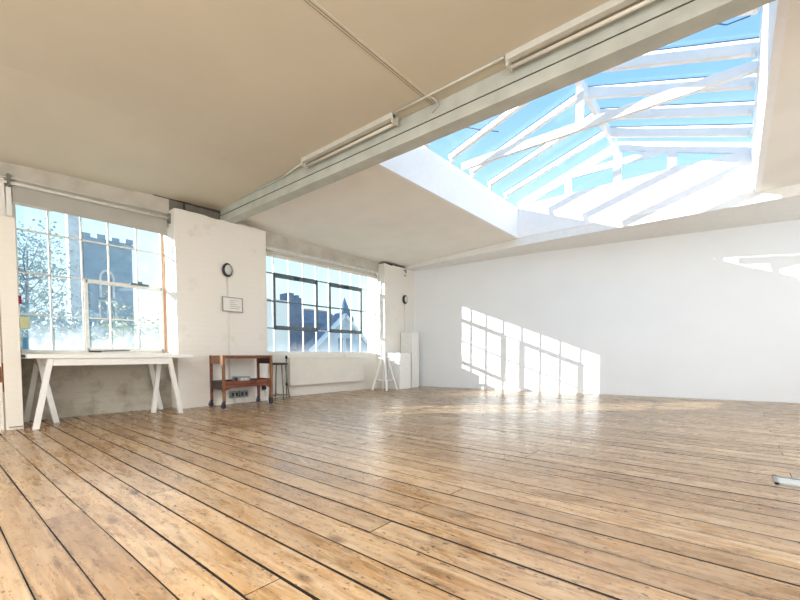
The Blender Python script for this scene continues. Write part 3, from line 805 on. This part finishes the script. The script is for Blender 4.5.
# gable towards the studio
gx = -20.6
k = MB(); k.prism([(16.0, GZ), (21.4, GZ), (21.4, 1.1), (18.75, 3.45), (16.0, 1.1)], 'x', gx-.85, gx); k.build('wall', M['ext_pale'], t)
k = MB(); k.bar((gx+.05, 15.9, 1.02), (gx+.05, 18.78, 3.5), .2, .32, up=(1, 0, 0)); k.bar((gx+.05, 21.5, 1.02), (gx+.05, 18.72, 3.5), .2, .32, up=(1, 0, 0))
k.build('bargeboard', M['white2'], t)
k = MB()
k.prism([(15.9, 1.05), (18.75, 3.52), (21.5, 1.05), (21.5, 1.15), (18.75, 3.64), (15.9, 1.15)], 'x', gx-.9, gx-.05); k.build('roof', M['ext_dark'], t)
k = MB(); k.box(gx+.0, gx+.06, 18.2, 18.55, .6, 1.9); k.box(gx, gx+.06, 18.95, 19.3, .6, 1.9); k.build('window', M['ext_pane'], t)
t = thing('spire', 'small blue slate spire behind the gabled house', 'spire', (-24, 21.9, GZ))
MB().box(-24.5, -23.5, 21.4, 22.4, GZ, 3.6).build('turret', M['ext_slate'], t)
k = MB(); k.lathe([(.72, 3.6), (.35, 4.4), (.02, 5.3)], (-24, 21.9, 0), 'z', 8); k.build('spire_roof', M['ext_slate'], t)

# ------------------------------------------------------------------ light
sd = bpy.data.lights.new('sun', 'SUN'); sd.energy = 10.0; sd.angle = math.radians(.18); sd.color = (1, .97, .93)
so = bpy.data.objects.new('sun', sd); C.objects.link(so)
AZ, EL = math.radians(45.0), math.radians(15.8)
dirv = Vector((math.cos(AZ)*math.cos(EL), math.sin(AZ)*math.cos(EL), -math.sin(EL)))
so.rotation_euler = dirv.to_track_quat('-Z', 'Y').to_euler(); so.location = (-20, -15, 12)

def area(name, loc, tgt, sx, sy, e, col=(1, 1, 1)):
    d = bpy.data.lights.new(name, 'AREA'); d.shape = 'RECTANGLE'; d.size = sx; d.size_y = sy; d.energy = e; d.color = col
    o = bpy.data.objects.new(name, d); C.objects.link(o); o.location = loc
    o.rotation_euler = (Vector(tgt)-Vector(loc)).to_track_quat('-Z', 'Y').to_euler()
area('rear_top_fill', (-1.0, -.9, 3.08), (-1.0, -.7, 0), 3.6, 2.6, 225, (1, .97, .93))  # added fill lamp, unseen, above and behind the camera
area('rear_fill', (-1.2, -3.0, 1.5), (-2.0, 4, 2.1), 6.0, 2.2, 185, (.96, .98, 1))  # added broad fill from behind the camera, no known window there
area('side_top_fill', (1.5, 6.0, 3.03), (1.5, 6.3, 0), 1.3, 3.6, 60, (.92, .96, 1))  # added overhead fill out of view on the right
area('side_fill', (2.36, 5.6, 1.5), (-2, 7.0, 1.4), 2.0, 1.6, 32, (1, .98, .95))  # extra fill put in beside the view to brighten the right side

wd = bpy.data.worlds.new('sky'); bpy.context.scene.world = wd; wd.use_nodes = True
nt = wd.node_tree; nt.nodes.clear()
out = nt.nodes.new('ShaderNodeOutputWorld'); bg = nt.nodes.new('ShaderNodeBackground')
tc = N(nt, 'ShaderNodeTexCoord'); sep = N(nt, 'ShaderNodeSeparateXYZ'); L(nt, tc.outputs['Generated'], sep.inputs[0])
grad = ramp(nt, sep.outputs['Z'], [(0.0, c4(.90, .98, 1.0)), (.13, c4(.70, .92, 1.0)), (.30, c4(.50, .79, 1.0)), (.50, c4(.27, .55, .98)), (1, c4(.16, .44, .9))])
mp = N(nt, 'ShaderNodeMapping'); mp.inputs['Scale'].default_value = (2.0, 2.0, 6.0); L(nt, tc.outputs['Generated'], mp.inputs['Vector'])
cl = N(nt, 'ShaderNodeTexNoise', Scale=1.3, Detail=6.0, Roughness=.55); L(nt, mp.outputs[0], cl.inputs['Vector'])
cf = ramp(nt, cl.outputs['Fac'], [(.52, c4(0, 0, 0)), (.8, c4(.5, .5, .5))])
L(nt, mix(nt, cf, grad, c4(.92, .97, 1)), bg.inputs['Color'])
bg.inputs['Strength'].default_value = .98
L(nt, bg.outputs[0], out.inputs['Surface'])

# ------------------------------------------------------------------ camera
cd = bpy.data.cameras.new('camera'); cam = bpy.data.objects.new('camera', cd); C.objects.link(cam)
cd.sensor_fit = 'HORIZONTAL'; cd.sensor_width = 36; cd.lens = 402.718/800*36
cd.shift_x = -(401.609-400)/800; cd.shift_y = (372.539-300)/800
cd.clip_start = .05; cd.clip_end = 300
yaw, pit, rol = -.691360, -.0445072, .00136535
fw = Vector((math.sin(yaw)*math.cos(pit), math.cos(yaw)*math.cos(pit), math.sin(pit)))
rt = fw.cross(Vector((0, 0, 1))).normalized(); dn = fw.cross(rt)
r2 = rt*math.cos(rol)+dn*math.sin(rol); d2 = -rt*math.sin(rol)+dn*math.cos(rol)
Rm = Matrix((r2, -d2, -fw)).transposed()
cam.matrix_world = Matrix.Translation((0, 0, .78)) @ Rm.to_4x4()
sc = bpy.context.scene; sc.camera = cam
sc.view_settings.view_transform = 'Standard'; sc.view_settings.look = 'None'
sc.view_settings.exposure = 0.45; sc.view_settings.gamma = 1.0
sc.cycles.max_bounces = 10; sc.cycles.diffuse_bounces = 6; sc.cycles.transparent_max_bounces = 16
sc.cycles.sample_clamp_indirect = 6
